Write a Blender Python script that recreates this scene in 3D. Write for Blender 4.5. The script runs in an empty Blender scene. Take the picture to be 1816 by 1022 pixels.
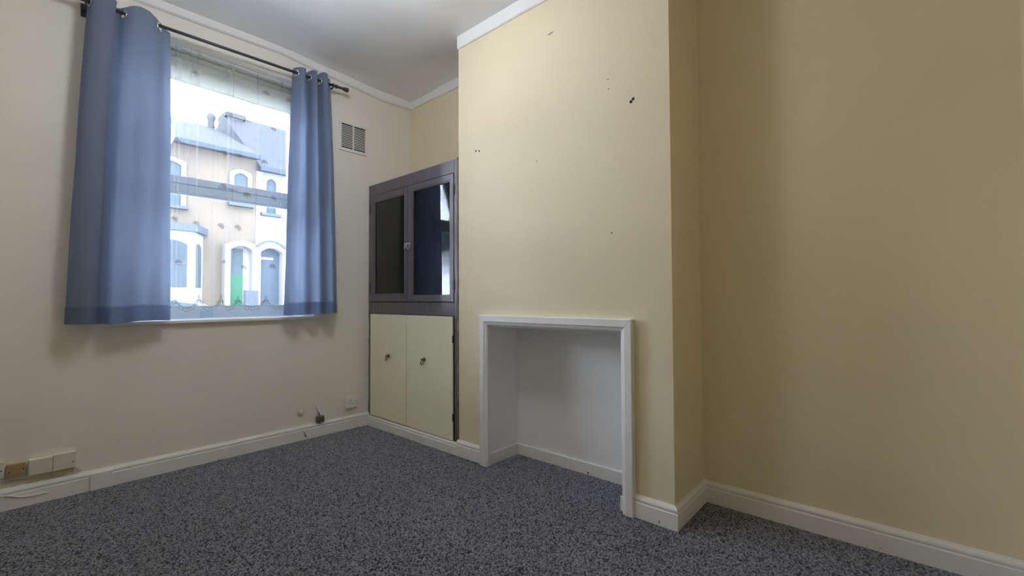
import bpy, bmesh, math, random
from mathutils import Vector, Matrix, noise

random.seed(7)
sc = bpy.context.scene
col = sc.collection
PI = math.pi

# ------------------------------------------------------------------ camera
W, H = 1816, 1022
F = 786.98
CAM = Vector((-1.8284, -3.0806, 0.95))
YAW, PITCH, ROLL = -0.8486, 0.0247, -0.0042
fw = Vector((-math.sin(YAW)*math.cos(PITCH), math.cos(YAW)*math.cos(PITCH), math.sin(PITCH)))
r0 = Vector((math.cos(YAW), math.sin(YAW), 0))
u0 = r0.cross(fw)
rt = r0*math.cos(ROLL) + u0*math.sin(ROLL)
up = -r0*math.sin(ROLL) + u0*math.cos(ROLL)
cd = bpy.data.cameras.new('camera')
cd.sensor_width = 36; cd.lens = F*36/W; cd.clip_start = 0.02; cd.clip_end = 500
cam = bpy.data.objects.new('camera', cd); col.objects.link(cam)
cam.matrix_world = Matrix(((rt.x, up.x, -fw.x, CAM.x), (rt.y, up.y, -fw.y, CAM.y), (rt.z, up.z, -fw.z, CAM.z), (0, 0, 0, 1)))
sc.camera = cam

def at(px, py, ax, val):
    """the point where the line of sight of a photo pixel meets the plane axis=val"""
    d = fw + rt*((px-W/2)/F) + up*((H/2-py)/F)
    return CAM + d*((val-CAM[ax])/d[ax])

# ------------------------------------------------------------------ sky, sun, exposure
SKY = 26.0
w = bpy.data.worlds.new('sky'); sc.world = w; w.use_nodes = True
nt = w.node_tree; nt.nodes.clear()
tc = nt.nodes.new('ShaderNodeTexCoord')
mp = nt.nodes.new('ShaderNodeMapping'); mp.inputs['Scale'].default_value = (1, 1, 2.2); mp.inputs['Location'].default_value = (0.14, 4.18, 2.16)
nz = nt.nodes.new('ShaderNodeTexNoise'); nz.inputs['Scale'].default_value = 3.2; nz.inputs['Detail'].default_value = 5; nz.inputs['Roughness'].default_value = 0.55
cr = nt.nodes.new('ShaderNodeValToRGB'); cr.color_ramp.elements[0].position = 0.44; cr.color_ramp.elements[1].position = 0.56
mx = nt.nodes.new('ShaderNodeMix'); mx.data_type = 'RGBA'
mx.inputs[6].default_value = (0.0155, 0.0260, 0.035, 1)      # blue gaps between the clouds
mx.inputs[7].default_value = (0.84, 0.97, 1.19, 1)     # sunlit cloud
bg = nt.nodes.new('ShaderNodeBackground'); bg.inputs['Strength'].default_value = SKY
ow = nt.nodes.new('ShaderNodeOutputWorld')
L = nt.links.new
L(tc.outputs['Generated'], mp.inputs['Vector']); L(mp.outputs[0], nz.inputs['Vector']); L(nz.outputs['Fac'], cr.inputs[0])
L(cr.outputs[0], mx.inputs[0]); L(mx.outputs[2], bg.inputs[0]); L(bg.outputs[0], ow.inputs[0])

sd = bpy.data.lights.new('sun', 'SUN'); sd.energy = 3.0; sd.angle = 0.02; sd.color = (1, 0.95, 0.86)
sun = bpy.data.objects.new('sun', sd); col.objects.link(sun)
sun.rotation_euler = Vector((0.45, 0.75, -0.72)).to_track_quat('-Z', 'Y').to_euler()

pd = bpy.data.lights.new('window_portal', 'AREA'); pd.shape = 'RECTANGLE'; pd.size = 1.05; pd.size_y = 1.6; pd.cycles.is_portal = True
po = bpy.data.objects.new('window_portal', pd); col.objects.link(po)
po.location = (-0.92, 0.27, 1.64); po.rotation_euler = (math.radians(-90), 0, 0)

vs = sc.view_settings
vs.view_transform = 'Standard'; vs.look = 'None'; vs.exposure = 0.22; vs.gamma = 1.0; vs.use_curve_mapping = False
sc.cycles.max_bounces = 14; sc.cycles.diffuse_bounces = 8; sc.cycles.transparent_max_bounces = 24
sc.cycles.sample_clamp_indirect = 12

# ------------------------------------------------------------------ materials
def mat(name, rgb, rough=0.6, var=0.0, vscale=4.0, rgb2=None, bump=0.0, bscale=60, bdist=0.002, spec=0.5, metal=0.0, coords='Object'):
    m = bpy.data.materials.new(name); m.use_nodes = True
    t = m.node_tree; b = t.nodes['Principled BSDF']
    b.inputs['Base Color'].default_value = (*rgb, 1); b.inputs['Roughness'].default_value = rough
    b.inputs['Metallic'].default_value = metal; b.inputs['Specular IOR Level'].default_value = spec
    tcn = t.nodes.new('ShaderNodeTexCoord')
    if var or rgb2:
        n = t.nodes.new('ShaderNodeTexNoise'); n.inputs['Scale'].default_value = vscale; n.inputs['Detail'].default_value = 4
        t.links.new(tcn.outputs[coords], n.inputs['Vector'])
        c = t.nodes.new('ShaderNodeValToRGB'); c.color_ramp.elements[0].position = 0.3; c.color_ramp.elements[1].position = 0.7
        a = rgb2 or tuple(x*(1-var) for x in rgb)
        c.color_ramp.elements[0].color = (*a, 1); c.color_ramp.elements[1].color = (*rgb, 1)
        t.links.new(n.outputs['Fac'], c.inputs[0]); t.links.new(c.outputs[0], b.inputs['Base Color'])
    if bump:
        n2 = t.nodes.new('ShaderNodeTexNoise'); n2.inputs['Scale'].default_value = bscale; n2.inputs['Detail'].default_value = 3
        t.links.new(tcn.outputs[coords], n2.inputs['Vector'])
        bp = t.nodes.new('ShaderNodeBump'); bp.inputs['Strength'].default_value = bump; bp.inputs['Distance'].default_value = bdist
        t.links.new(n2.outputs['Fac'], bp.inputs['Height']); t.links.new(bp.outputs[0], b.inputs['Normal'])
    return m

def scuffed(name, rgb, dirt, ztop, scale=45, lo=0.66, hi=0.72):
    """paint with dark scuff marks close to the floor"""
    m = mat(name, rgb, 0.45, 0.05, 9, bump=0.25, bscale=25)
    t = m.node_tree; b = t.nodes['Principled BSDF']
    tcn = t.nodes.new('ShaderNodeTexCoord'); n = t.nodes.new('ShaderNodeTexNoise'); n.inputs['Scale'].default_value = scale; n.inputs['Detail'].default_value = 5
    t.links.new(tcn.outputs['Object'], n.inputs['Vector'])
    c = t.nodes.new('ShaderNodeValToRGB'); c.color_ramp.elements[0].position = lo; c.color_ramp.elements[1].position = hi
    t.links.new(n.outputs['Fac'], c.inputs[0])
    s = t.nodes.new('ShaderNodeSeparateXYZ'); t.links.new(tcn.outputs['Object'], s.inputs[0])
    mr = t.nodes.new('ShaderNodeMapRange'); mr.inputs[1].default_value = ztop; mr.inputs[2].default_value = ztop*0.55
    t.links.new(s.outputs['Z'], mr.inputs[0])
    mu = t.nodes.new('ShaderNodeMath'); mu.operation = 'MULTIPLY'; t.links.new(c.outputs[0], mu.inputs[0]); t.links.new(mr.outputs[0], mu.inputs[1])
    mi = t.nodes.new('ShaderNodeMix'); mi.data_type = 'RGBA'
    src = b.inputs['Base Color'].links[0].from_socket
    t.links.new(mu.outputs[0], mi.inputs[0]); t.links.new(src, mi.inputs[6]); mi.inputs[7].default_value = (*dirt, 1)
    t.links.new(mi.outputs[2], b.inputs['Base Color'])
    return m

def cloth(name, rgb, trans, tfac, weave=900):
    m = bpy.data.materials.new(name); m.use_nodes = True; t = m.node_tree; t.nodes.clear()
    o = t.nodes.new('ShaderNodeOutputMaterial'); d = t.nodes.new('ShaderNodeBsdfDiffuse'); tr = t.nodes.new('ShaderNodeBsdfTranslucent'); x = t.nodes.new('ShaderNodeMixShader')
    tcn = t.nodes.new('ShaderNodeTexCoord'); n = t.nodes.new('ShaderNodeTexNoise'); n.inputs['Scale'].default_value = 7; n.inputs['Detail'].default_value = 6
    c = t.nodes.new('ShaderNodeValToRGB'); c.color_ramp.elements[0].color = (*[v*0.88 for v in rgb], 1); c.color_ramp.elements[1].color = (*rgb, 1)
    t.links.new(tcn.outputs['Object'], n.inputs['Vector']); t.links.new(n.outputs['Fac'], c.inputs[0]); t.links.new(c.outputs[0], d.inputs[0])
    tr.inputs[0].default_value = (*trans, 1); x.inputs[0].default_value = tfac
    n2 = t.nodes.new('ShaderNodeTexNoise'); n2.inputs['Scale'].default_value = weave; t.links.new(tcn.outputs['Object'], n2.inputs['Vector'])
    bp = t.nodes.new('ShaderNodeBump'); bp.inputs['Strength'].default_value = 0.15; bp.inputs['Distance'].default_value = 0.001
    t.links.new(n2.outputs['Fac'], bp.inputs['Height']); t.links.new(bp.outputs[0], d.inputs['Normal'])
    t.links.new(d.outputs[0], x.inputs[1]); t.links.new(tr.outputs[0], x.inputs[2]); t.links.new(x.outputs[0], o.inputs[0])
    return m

def sheer(name, rgb, opacity):
    m = bpy.data.materials.new(name); m.use_nodes = True; t = m.node_tree; t.nodes.clear()
    o = t.nodes.new('ShaderNodeOutputMaterial'); d = t.nodes.new('ShaderNodeBsdfDiffuse'); tr = t.nodes.new('ShaderNodeBsdfTranslucent')
    x = t.nodes.new('ShaderNodeMixShader'); y = t.nodes.new('ShaderNodeMixShader'); tp = t.nodes.new('ShaderNodeBsdfTransparent')
    d.inputs[0].default_value = (*rgb, 1); tr.inputs[0].default_value = (*rgb, 1); x.inputs[0].default_value = 0.55
    t.links.new(d.outputs[0], x.inputs[1]); t.links.new(tr.outputs[0], x.inputs[2])
    y.inputs[0].default_value = opacity
    t.links.new(tp.outputs[0], y.inputs[1]); t.links.new(x.outputs[0], y.inputs[2]); t.links.new(y.outputs[0], o.inputs[0])
    return m

def glass(name, tint=(1, 1, 1)):
    m = bpy.data.materials.new(name); m.use_nodes = True; t = m.node_tree; t.nodes.clear()
    o = t.nodes.new('ShaderNodeOutputMaterial'); tp = t.nodes.new('ShaderNodeBsdfTransparent'); g = t.nodes.new('ShaderNodeBsdfGlossy'); x = t.nodes.new('ShaderNodeMixShader')
    f = t.nodes.new('ShaderNodeFresnel'); f.inputs[0].default_value = 1.5
    tp.inputs[0].default_value = (*tint, 1); g.inputs['Roughness'].default_value = 0.02; g.inputs[0].default_value = (1, 1, 1, 1)
    t.links.new(f.outputs[0], x.inputs[0]); t.links.new(tp.outputs[0], x.inputs[1]); t.links.new(g.outputs[0], x.inputs[2]); t.links.new(x.outputs[0], o.inputs[0])
    return m

def wood(name, a, b_, rough=0.35, sx=(30, 30, 2.2)):
    m = mat(name, a, rough)
    t = m.node_tree; b = t.nodes['Principled BSDF']; tcn = t.nodes.new('ShaderNodeTexCoord'); mpn = t.nodes.new('ShaderNodeMapping'); mpn.inputs['Scale'].default_value = sx
    n = t.nodes.new('ShaderNodeTexNoise'); n.inputs['Scale'].default_value = 1.6; n.inputs['Detail'].default_value = 7; n.inputs['Distortion'].default_value = 0.6
    c = t.nodes.new('ShaderNodeValToRGB'); c.color_ramp.elements[0].position = 0.35; c.color_ramp.elements[1].position = 0.68
    c.color_ramp.elements[0].color = (*a, 1); c.color_ramp.elements[1].color = (*b_, 1)
    t.links.new(tcn.outputs['Object'], mpn.inputs[0]); t.links.new(mpn.outputs[0], n.inputs['Vector']); t.links.new(n.outputs['Fac'], c.inputs[0]); t.links.new(c.outputs[0], b.inputs['Base Color'])
    bp = t.nodes.new('ShaderNodeBump'); bp.inputs['Strength'].default_value = 0.12; bp.inputs['Distance'].default_value = 0.002
    t.links.new(n.outputs['Fac'], bp.inputs['Height']); t.links.new(bp.outputs[0], b.inputs['Normal'])
    return m

M = {}
M['magnolia'] = mat('magnolia_emulsion', (0.80, 0.70, 0.495), 0.55, 0.035, 2.2, bump=0.35, bscale=5.0, bdist=0.012, spec=0.3)
M['pale_cream'] = mat('pale_cream_emulsion', (0.83, 0.80, 0.72), 0.55, 0.035, 2.2, bump=0.35, bscale=5.0, bdist=0.012, spec=0.3)
M['ceiling'] = mat('white_ceiling_paint', (0.92, 0.92, 0.92), 0.7, 0.03, 3, bump=0.3, bscale=8, bdist=0.006, spec=0.3)
M['gloss'] = scuffed('white_gloss_paint', (0.83, 0.82, 0.80), (0.16, 0.14, 0.12), 0.03)
M['trim'] = mat('white_satin_paint', (0.85, 0.85, 0.85), 0.4, 0.03, 7, bump=0.2, bscale=20)
M['niche'] = mat('white_niche_paint', (0.88, 0.88, 0.88), 0.5, 0.05, 3, bump=0.4, bscale=7, bdist=0.008)
M['upvc'] = mat('white_upvc_sky_tint', (0.68, 0.82, 0.98), 0.25, 0.02, 8)  # white frame; blue cast of sky bounce put into the colour
M['carpet_base'] = mat('carpet_backing', (0.06, 0.06, 0.066), 0.95, 0.3, 90, spec=0.1)
M['blue_cloth'] = cloth('slate_blue_curtain_fabric', (0.28, 0.325, 0.44), (0.30, 0.37, 0.52), 0.5)
M['hem_cloth'] = cloth('slate_blue_hem_fabric', (0.28, 0.325, 0.44), (0.62, 0.68, 0.80), 0.72)
M['net'] = sheer('white_net_voile', (0.80, 0.84, 0.90), 0.075)
M['thread'] = mat('grey_embroidery_thread', (0.22, 0.22, 0.21), 0.8)
M['blind'] = cloth('cream_blind_fabric', (0.80, 0.80, 0.74), (0.85, 0.86, 0.80), 0.6, 500)
M['black_metal'] = mat('dark_grey_painted_metal', (0.045, 0.05, 0.065), 0.4, spec=0.5)
M['chrome'] = mat('chrome', (0.8, 0.8, 0.82), 0.18, metal=1.0)
M['brass'] = mat('antique_brass', (0.20, 0.16, 0.09), 0.38, 0.3, 60, metal=0.85)
M['dark_wood'] = wood('dark_stained_wood', (0.115, 0.102, 0.110), (0.145, 0.13, 0.137), 0.3)
M['inner_wood'] = wood('dark_grained_wood', (0.07, 0.064, 0.062), (0.26, 0.235, 0.215), 0.35, (22, 22, 1.5))
M['worn_wood'] = wood('worn_bare_wood', (0.06, 0.045, 0.035), (0.34, 0.26, 0.18), 0.7, (60, 60, 9))
M['raw_wood'] = wood('bare_pine', (0.36, 0.25, 0.12), (0.48, 0.35, 0.19), 0.7, (4, 60, 60))
M['cupboard'] = mat('pale_yellow_green_laminate', (0.90, 0.88, 0.66), 0.30, 0.06, 2.5, spec=0.4)
M['pane'] = glass('clear_glass')
M['white_plastic'] = mat('white_plastic', (0.80, 0.79, 0.76), 0.35)
M['paint_block'] = mat('off_white_painted_wood', (0.72, 0.69, 0.60), 0.5, 0.06, 30)
M['plaster'] = mat('bare_plaster', (0.74, 0.70, 0.62), 0.8, 0.1, 40, bump=0.4, bscale=50)
M['dark'] = mat('dark_void', (0.012, 0.012, 0.013), 0.9)
M['grey_plastic'] = mat('grey_plastic', (0.16, 0.165, 0.165), 0.5, 0.2, 60)
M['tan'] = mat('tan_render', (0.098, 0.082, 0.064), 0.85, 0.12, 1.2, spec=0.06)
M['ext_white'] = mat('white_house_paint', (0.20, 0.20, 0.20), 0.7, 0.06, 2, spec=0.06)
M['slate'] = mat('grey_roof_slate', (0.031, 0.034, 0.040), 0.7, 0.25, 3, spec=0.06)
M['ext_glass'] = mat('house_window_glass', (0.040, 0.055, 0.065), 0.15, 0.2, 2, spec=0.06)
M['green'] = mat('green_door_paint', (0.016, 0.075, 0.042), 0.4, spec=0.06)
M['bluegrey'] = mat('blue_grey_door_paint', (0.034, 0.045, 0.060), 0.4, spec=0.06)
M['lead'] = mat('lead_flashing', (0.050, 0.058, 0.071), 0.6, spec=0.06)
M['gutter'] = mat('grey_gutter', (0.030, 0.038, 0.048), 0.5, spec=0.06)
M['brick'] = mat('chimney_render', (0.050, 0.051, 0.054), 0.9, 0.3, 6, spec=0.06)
M['asphalt'] = mat('asphalt', (0.42, 0.42, 0.43), 0.9, 0.2, 20, spec=0.06)
M['paving'] = mat('concrete_paving', (0.55, 0.54, 0.53), 0.9, 0.15, 6, spec=0.06)
M['car'] = mat('silver_car_paint', (0.12, 0.125, 0.135), 0.25, metal=0.3)
M['tyre'] = mat('tyre_rubber', (0.02, 0.02, 0.02), 0.8)
def glow(name, rgb, strength):
    m = mat(name, (0.9, 0.9, 0.9), 0.4); b = m.node_tree.nodes['Principled BSDF']
    b.inputs['Emission Color'].default_value = (*rgb, 1); b.inputs['Emission Strength'].default_value = strength
    return m
FILL = 20.0
M['fill_glow'] = glow('fill_glow_white', (0.93, 0.97, 1.05), FILL)  # emission of the added fill globe, not a known room lamp
M['sticker'] = mat('pale_blue_sticker', (0.50, 0.70, 0.92), 0.5)

# ------------------------------------------------------------------ helpers
class MB:
    def __init__(s): s.v = []; s.f = []
    def add(s, vs, fs):
        k = len(s.v); s.v += [tuple(p) for p in vs]; s.f += [tuple(i+k for i in f) for f in fs]; return s
    def box(s, x0, x1, y0, y1, z0, z1):
        x0, x1 = min(x0, x1), max(x0, x1); y0, y1 = min(y0, y1), max(y0, y1); z0, z1 = min(z0, z1), max(z0, z1)
        return s.add([(x, y, z) for z in (z0, z1) for x, y in ((x0, y0), (x1, y0), (x1, y1), (x0, y1))],
                     [(3, 2, 1, 0), (4, 5, 6, 7), (0, 1, 5, 4), (1, 2, 6, 5), (2, 3, 7, 6), (3, 0, 4, 7)])
    def tube(s, pts, r, n=10, cap=True):
        pts = [Vector(p) for p in pts]; rs = r if isinstance(r, (list, tuple)) else [r]*len(pts)
        k = len(s.v); t0 = (pts[1]-pts[0]).normalized(); a = t0.orthogonal().normalized()
        for i, p in enumerate(pts):
            t = (pts[min(i+1, len(pts)-1)] - pts[max(i-1, 0)]).normalized()
            a = (a - t*a.dot(t)).normalized(); b = t.cross(a)
            for j in range(n):
                q = p + (a*math.cos(2*PI*j/n) + b*math.sin(2*PI*j/n))*rs[i]; s.v.append(tuple(q))
        for i in range(len(pts)-1):
            for j in range(n):
                s.f.append((k+i*n+j, k+i*n+(j+1) % n, k+(i+1)*n+(j+1) % n, k+(i+1)*n+j))
        if cap:
            s.f.append(tuple(k+j for j in reversed(range(n)))); s.f.append(tuple(k+(len(pts)-1)*n+j for j in range(n)))
        return s
    def torus(s, c, nrm, R, r, n=24, m=8):
        nrm = Vector(nrm).normalized(); a = nrm.orthogonal().normalized(); b = nrm.cross(a); c = Vector(c); k = len(s.v)
        for i in range(n):
            d = a*math.cos(2*PI*i/n) + b*math.sin(2*PI*i/n)
            for j in range(m):
                s.v.append(tuple(c + d*(R + r*math.cos(2*PI*j/m)) + nrm*r*math.sin(2*PI*j/m)))
        for i in range(n):
            for j in range(m):
                s.f.append((k+i*m+j, k+((i+1) % n)*m+j, k+((i+1) % n)*m+(j+1) % m, k+i*m+(j+1) % m))
        return s
    def lathe(s, c, axis, prof, n=16):
        """prof: list of (radius, distance along axis)"""
        ax = Vector(axis).normalized(); a = ax.orthogonal().normalized(); b = ax.cross(a); c = Vector(c); k = len(s.v)
        for r, h in prof:
            for j in range(n):
                s.v.append(tuple(c + ax*h + (a*math.cos(2*PI*j/n) + b*math.sin(2*PI*j/n))*max(r, 1e-5)))
        for i in range(len(prof)-1):
            for j in range(n):
                s.f.append((k+i*n+j, k+i*n+(j+1) % n, k+(i+1)*n+(j+1) % n, k+(i+1)*n+j))
        s.f.append(tuple(k+j for j in reversed(range(n)))); s.f.append(tuple(k+(len(prof)-1)*n+j for j in range(n)))
        return s
    def prism(s, poly, ax, a0, a1):
        """poly of 2-D points extruded along axis ax (0 x, 1 y, 2 z) from a0 to a1"""
        def P(p, a):
            return {0: (a, p[0], p[1]), 1: (p[0], a, p[1]), 2: (p[0], p[1], a)}[ax]
        n = len(poly)
        return s.add([P(p, a0) for p in poly] + [P(p, a1) for p in poly],
                     [tuple(range(n)), tuple(reversed(range(n, 2*n)))] + [(i, n+i, n+(i+1) % n, (i+1) % n) for i in range(n)])
    def sweep(s, prof, path, cap=True):
        """prof of (offset, z) carried along an xy path; the offset goes to the right-hand side of the direction of travel"""
        P = [Vector((p[0], p[1])) for p in path]; zs = [p[2] if len(p) > 2 else 0 for p in path]; k = len(s.v); n = len(prof)
        for i, p in enumerate(P):
            d0 = (P[i]-P[i-1]).normalized() if i else None; d1 = (P[i+1]-P[i]).normalized() if i < len(P)-1 else None
            d0 = d0 or d1; d1 = d1 or d0
            n0 = Vector((d0.y, -d0.x)); n1 = Vector((d1.y, -d1.x)); m = (n0+n1).normalized(); m = m/max(0.3, m.dot(n0))
            for o, z in prof: s.v.append((p.x+m.x*o, p.y+m.y*o, z+zs[i]))
        for i in range(len(P)-1):
            for j in range(n):
                s.f.append((k+i*n+j, k+(i+1)*n+j, k+(i+1)*n+(j+1) % n, k+i*n+(j+1) % n))
        if cap:
            s.f.append(tuple(k+j for j in range(n))); s.f.append(tuple(k+(len(P)-1)*n+j for j in reversed(range(n))))
        return s
    def mesh(s, name, smooth=False, bevel=0.0):
        me = bpy.data.meshes.new(name); me.from_pydata(s.v, [], s.f); me.update()
        bm = bmesh.new(); bm.from_mesh(me); bmesh.ops.recalc_face_normals(bm, faces=bm.faces)
        if bevel: bmesh.ops.bevel(bm, geom=list(bm.edges), offset=bevel, segments=2, affect='EDGES', profile=0.5, clamp_overlap=True)
        bm.to_mesh(me); bm.free()
        if smooth: me.shade_smooth()
        return me
    def build(s, name, m, parent=None, smooth=False, bevel=0.0):
        return link(name, s.mesh(name, smooth, bevel), m, parent)

def link(name, me, m, parent=None):
    o = bpy.data.objects.new(name, me); col.objects.link(o)
    if m and not me.materials: me.materials.append(M[m] if isinstance(m, str) else m)
    if parent:
        o.parent = parent
        o.matrix_parent_inverse = Matrix.Translation(-parent.location)   # parts keep their world coordinates
    return o

def tag(o, label, cat=None, kind=None, group=None):
    o['label'] = label
    if cat: o['category'] = cat
    if kind: o['kind'] = kind
    if group: o['group'] = group
    return o

def thing(name, loc, label, cat, group=None, kind=None):
    o = bpy.data.objects.new(name, None); col.objects.link(o); o.location = loc; o.empty_display_size = 0.05
    return tag(o, label, cat, kind, group)

def B(*a): return MB().box(*a)

# ------------------------------------------------------------------ room dimensions
XL, YB = -2.60, -3.387           # left wall, back wall
D1, D2 = 0.384, 0.354            # back of the alcoves either side of the chimney breast
Y1, Y2 = -1.035, -2.359          # chimney breast
WX0, WX1, WZ0, WZ1 = -1.44, -0.42, 0.838, 2.435   # window opening
NY0, NY1, NZ, ND = -1.267, -2.133, 0.803, 0.262  # fireplace recess
SK = 0.018

CZ = [(0, -1.03, -.021), (0, -1.55, -.019), (0, -2.4, -.015), (.38, 0, 0), (.38, -.6, .012), (-1.3, 0, .016), (-1.0, 0, .024), (-.65, 0, .032), (-.32, 0, .010),
      (.126, 0, -.006), (-1.2, -1.7, 0), (-2.6, -1, 0), (-2.6, 0, .01), (-2.6, -3.4, 0), (-1, -3.4, 0), (.35, -3.4, 0), (-1, -.9, 0), (-.4, -.7, 0)]
def ceil_z(x, y):
    a = b = 0
    for px, py, d in CZ:
        k = math.exp(-((x-px)**2+(y-py)**2)/(2*0.16**2)) + 1e-9; a += k*d; b += k
    return 2.60 + a/(b+0.02)

# ---- structure
f = B(XL-.3, D1+.3, YB-.3, 0.02, -0.12, -0.006).build('floor', 'carpet_base')
tag(f, 'charcoal carpet covering the whole floor of the room', 'floor', 'structure')

m = MB()
m.box(XL-.3, WX0, 0, .30, -.4, 2.9).box(WX1, D1+.3, 0, .30, -.4, 2.9).box(WX0, WX1, 0, .30, -.4, WZ0-.016).box(WX0, WX1, 0, .30, WZ1, 2.9)
tag(m.build('wall_front', 'pale_cream'), 'pale cream painted wall with the window in it', 'wall', 'structure')
m = MB().box(D1, D1+.3, Y1-.4, .3, -.4, 2.9).box(D2, D1+.3, YB-.3, Y1-.4, -.4, 2.9)
tag(m.build('wall_right', 'magnolia'), 'cream painted wall of the alcoves beside the chimney breast', 'wall', 'structure')
tag(B(XL-.3, D1+.3, YB-.3, YB, -.4, 2.9).build('wall_back', 'magnolia'), 'cream wall facing the window, a sliver at the right edge', 'wall', 'structure')
tag(B(XL-.3, XL, YB-.3, .3, -.4, 2.9).build('wall_left', 'magnolia'), 'cream painted wall facing the chimney breast, outside the picture', 'wall', 'structure')

# ceiling: gently uneven plaster
m = MB(); nx, ny = 70, 76; x0, x1, y0, y1 = XL-.05, D1+.05, YB-.05, .05
vs_ = [(x0+(x1-x0)*i/nx, y0+(y1-y0)*j/ny) for j in range(ny+1) for i in range(nx+1)]
m.add([(x, y, ceil_z(x, y)) for x, y in vs_], [(j*(nx+1)+i, (j+1)*(nx+1)+i, (j+1)*(nx+1)+i+1, j*(nx+1)+i+1) for j in range(ny) for i in range(nx)])
me = bpy.data.meshes.new('ceiling'); m.box(XL-.3, D1+.3, YB-.3, .3, 2.68, 2.9)
me.from_pydata(m.v, [], m.f); me.shade_smooth()
tag(link('ceiling', me, 'ceiling'), 'white plaster ceiling above the window and chimney breast', 'ceiling', 'structure')

# chimney breast with its boarded fireplace recess
cb = MB()
cb.box(0, D1, NY0, Y1, -.1, 2.7).box(0, D1, Y2, NY1, -.1, 2.7).box(0, D1, NY1, NY0, NZ, 2.7).box(ND+.012, D1, NY1, NY0, -.1, NZ)
cbo = cb.build('chimney_breast', 'magnolia')
tag(cbo, 'cream painted chimney breast with a boxed-out fireplace recess', 'chimney breast', 'structure')
n = MB()
n.box(ND, ND+.012, NY1, NY0, -.01, NZ)                       # back
n.box(0.001, ND, NY0-.010, NY0, -.01, NZ).box(0.001, ND, NY1, NY1+.010, -.01, NZ).box(0.001, ND, NY1, NY0, NZ-.010, NZ)
tag(n.build('recess_lining', 'niche', cbo), 'white painted inside of the fireplace recess')
g = MB().box(ND-.012, ND, NY1+.010, NY0-.010, -.005, .062).box(0.001, ND-.012, NY0-.022, NY0-.010, -.005, .062).box(0.001, ND-.012, NY1+.010, NY1+.022, -.005, .062)
tag(g.build('recess_skirting', 'gloss', cbo), 'low flat white skirting inside the recess with black scuffs')
for px, py, r in ((844, 268, .006), (850, 268, .006), (1119, 180.5, .007), (1123, 175.5, .007), (1085, 413, .0035), (1078, 141, .0028), (1079, 158, .0028), (952, 286, .0028)):
    p = at(px, py, 0, 0)
    o = MB().lathe((-.0008, p.y, p.z), (1, 0, 0), [(r, 0), (r*.9, .0012), (r*.5, .004)], 10).build('screw_hole', 'dark', cbo)
p0, p1, p2 = at(969, 61, 0, -.002), at(974, 60.5, 0, -.002), at(980, 56, 0, -.002)
MB().tube([p0, p1, p2], [.003, .005, .002], 8).build('filler_smear', 'paint_block', cbo, True)

# skirting
SKP = [(0, 0), (SK, 0), (SK, .066), (SK-.004, .068), (SK-.0055, .071), (SK-.002, .075), (SK-.0015, .082), (SK-.005, .089), (SK-.011, .092), (SK-.012, .0955), (0, .0965)]
def skirt(name, path, label): return tag(MB().sweep(SKP, path).build(name, 'gloss'), label, 'skirting', 'structure')
skirt('baseboard_front', [(XL, 0), (0.0, 0)], 'long white skirting board under the window')
bc = MB().sweep([(0, 0), (SK, 0), (SK, .052), (SK-.005, .056), (SK-.003, .061), (SK-.003, .068), (SK-.008, .074), (0, .076)], [(0, -SK), (0, Y1+.004)]).build('baseboard_cabinet', 'gloss')
tag(bc, 'white skirting board running below the cupboard doors', 'skirting', 'structure')
skirt('baseboard_chimney', [(0, Y1+.006), (0, -1.243)], 'short white skirting between cupboard and fireplace')
skirt('baseboard_right', [(0, -2.187), (0, Y2), (D2, Y2), (D2, YB)], 'white skirting wrapping the chimney corner and right alcove')
skirt('baseboard_back', [(D2-SK, YB), (XL, YB)], 'white skirting along the wall facing the window')
skirt('baseboard_left', [(XL, YB+SK), (XL, -SK)], 'white skirting along the wall facing the chimney breast')

# cornice strips following the uneven ceiling
def strip(name, pts, label, thick=.012):
    """pts: list of (x, y, z bottom, inward normal x, inward normal y)"""
    m = MB(); k = 0
    for x, y, zb, nx_, ny_ in pts:
        zt = ceil_z(x, y)+.012
        m.v += [(x, y, zb), (x+nx_*thick*.5, y+ny_*thick*.5, zb-.001), (x+nx_*thick, y+ny_*thick, zb+.006), (x+nx_*thick, y+ny_*thick, zt), (x, y, zt)]
    for i in range(len(pts)-1):
        for j in range(5): m.f.append((i*5+j, (i+1)*5+j, (i+1)*5+(j+1) % 5, i*5+(j+1) % 5))
    m.f.append((0, 1, 2, 3, 4)); q = (len(pts)-1)*5; m.f.append((q+4, q+3, q+2, q+1, q))
    return tag(m.build(name, 'trim'), label, 'cornice', 'structure')
def lerp(tab, x):
    for (a, u), (b, v) in zip(tab, tab[1:]):
        if x <= b: return u+(v-u)*max(0, min(1, (x-a)/(b-a)))
    return tab[-1][1]
ZB = [(XL, 2.55), (-1.416, 2.566), (-.95, 2.578), (-.646, 2.586), (-.319, 2.556), (.126, 2.526), (.384, 2.540)]
strip('trim_1', [(XL+i*(D1-XL)/60, 0, lerp(ZB, XL+i*(D1-XL)/60), 0, -1) for i in range(61)], 'white cornice strip above the curtain pole', .022)
strip('trim_2', [(0, Y1+i*(Y2-Y1)/20, 2.503+.0*i, -1, 0) for i in range(21)], 'flat white cornice strip across the chimney breast')
strip('trim_3', [(D1, i*Y1/12, 2.540, -1, 0) for i in range(13)], 'white cornice strip in the alcove above the cupboard')
strip('trim_4', [(D2, Y2+i*(YB-Y2)/12, 2.52, -1, 0) for i in range(13)], 'white cornice strip in the right alcove, above the picture')
strip('trim_5', [(i*D2/4, Y2, 2.51, 0, -1) for i in range(5)], 'white cornice strip on the side of the chimney breast')
strip('trim_6', [(i*D1/4, Y1, 2.515, 0, 1) for i in range(5)], 'white cornice strip on the cupboard side of the chimney breast')

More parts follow.
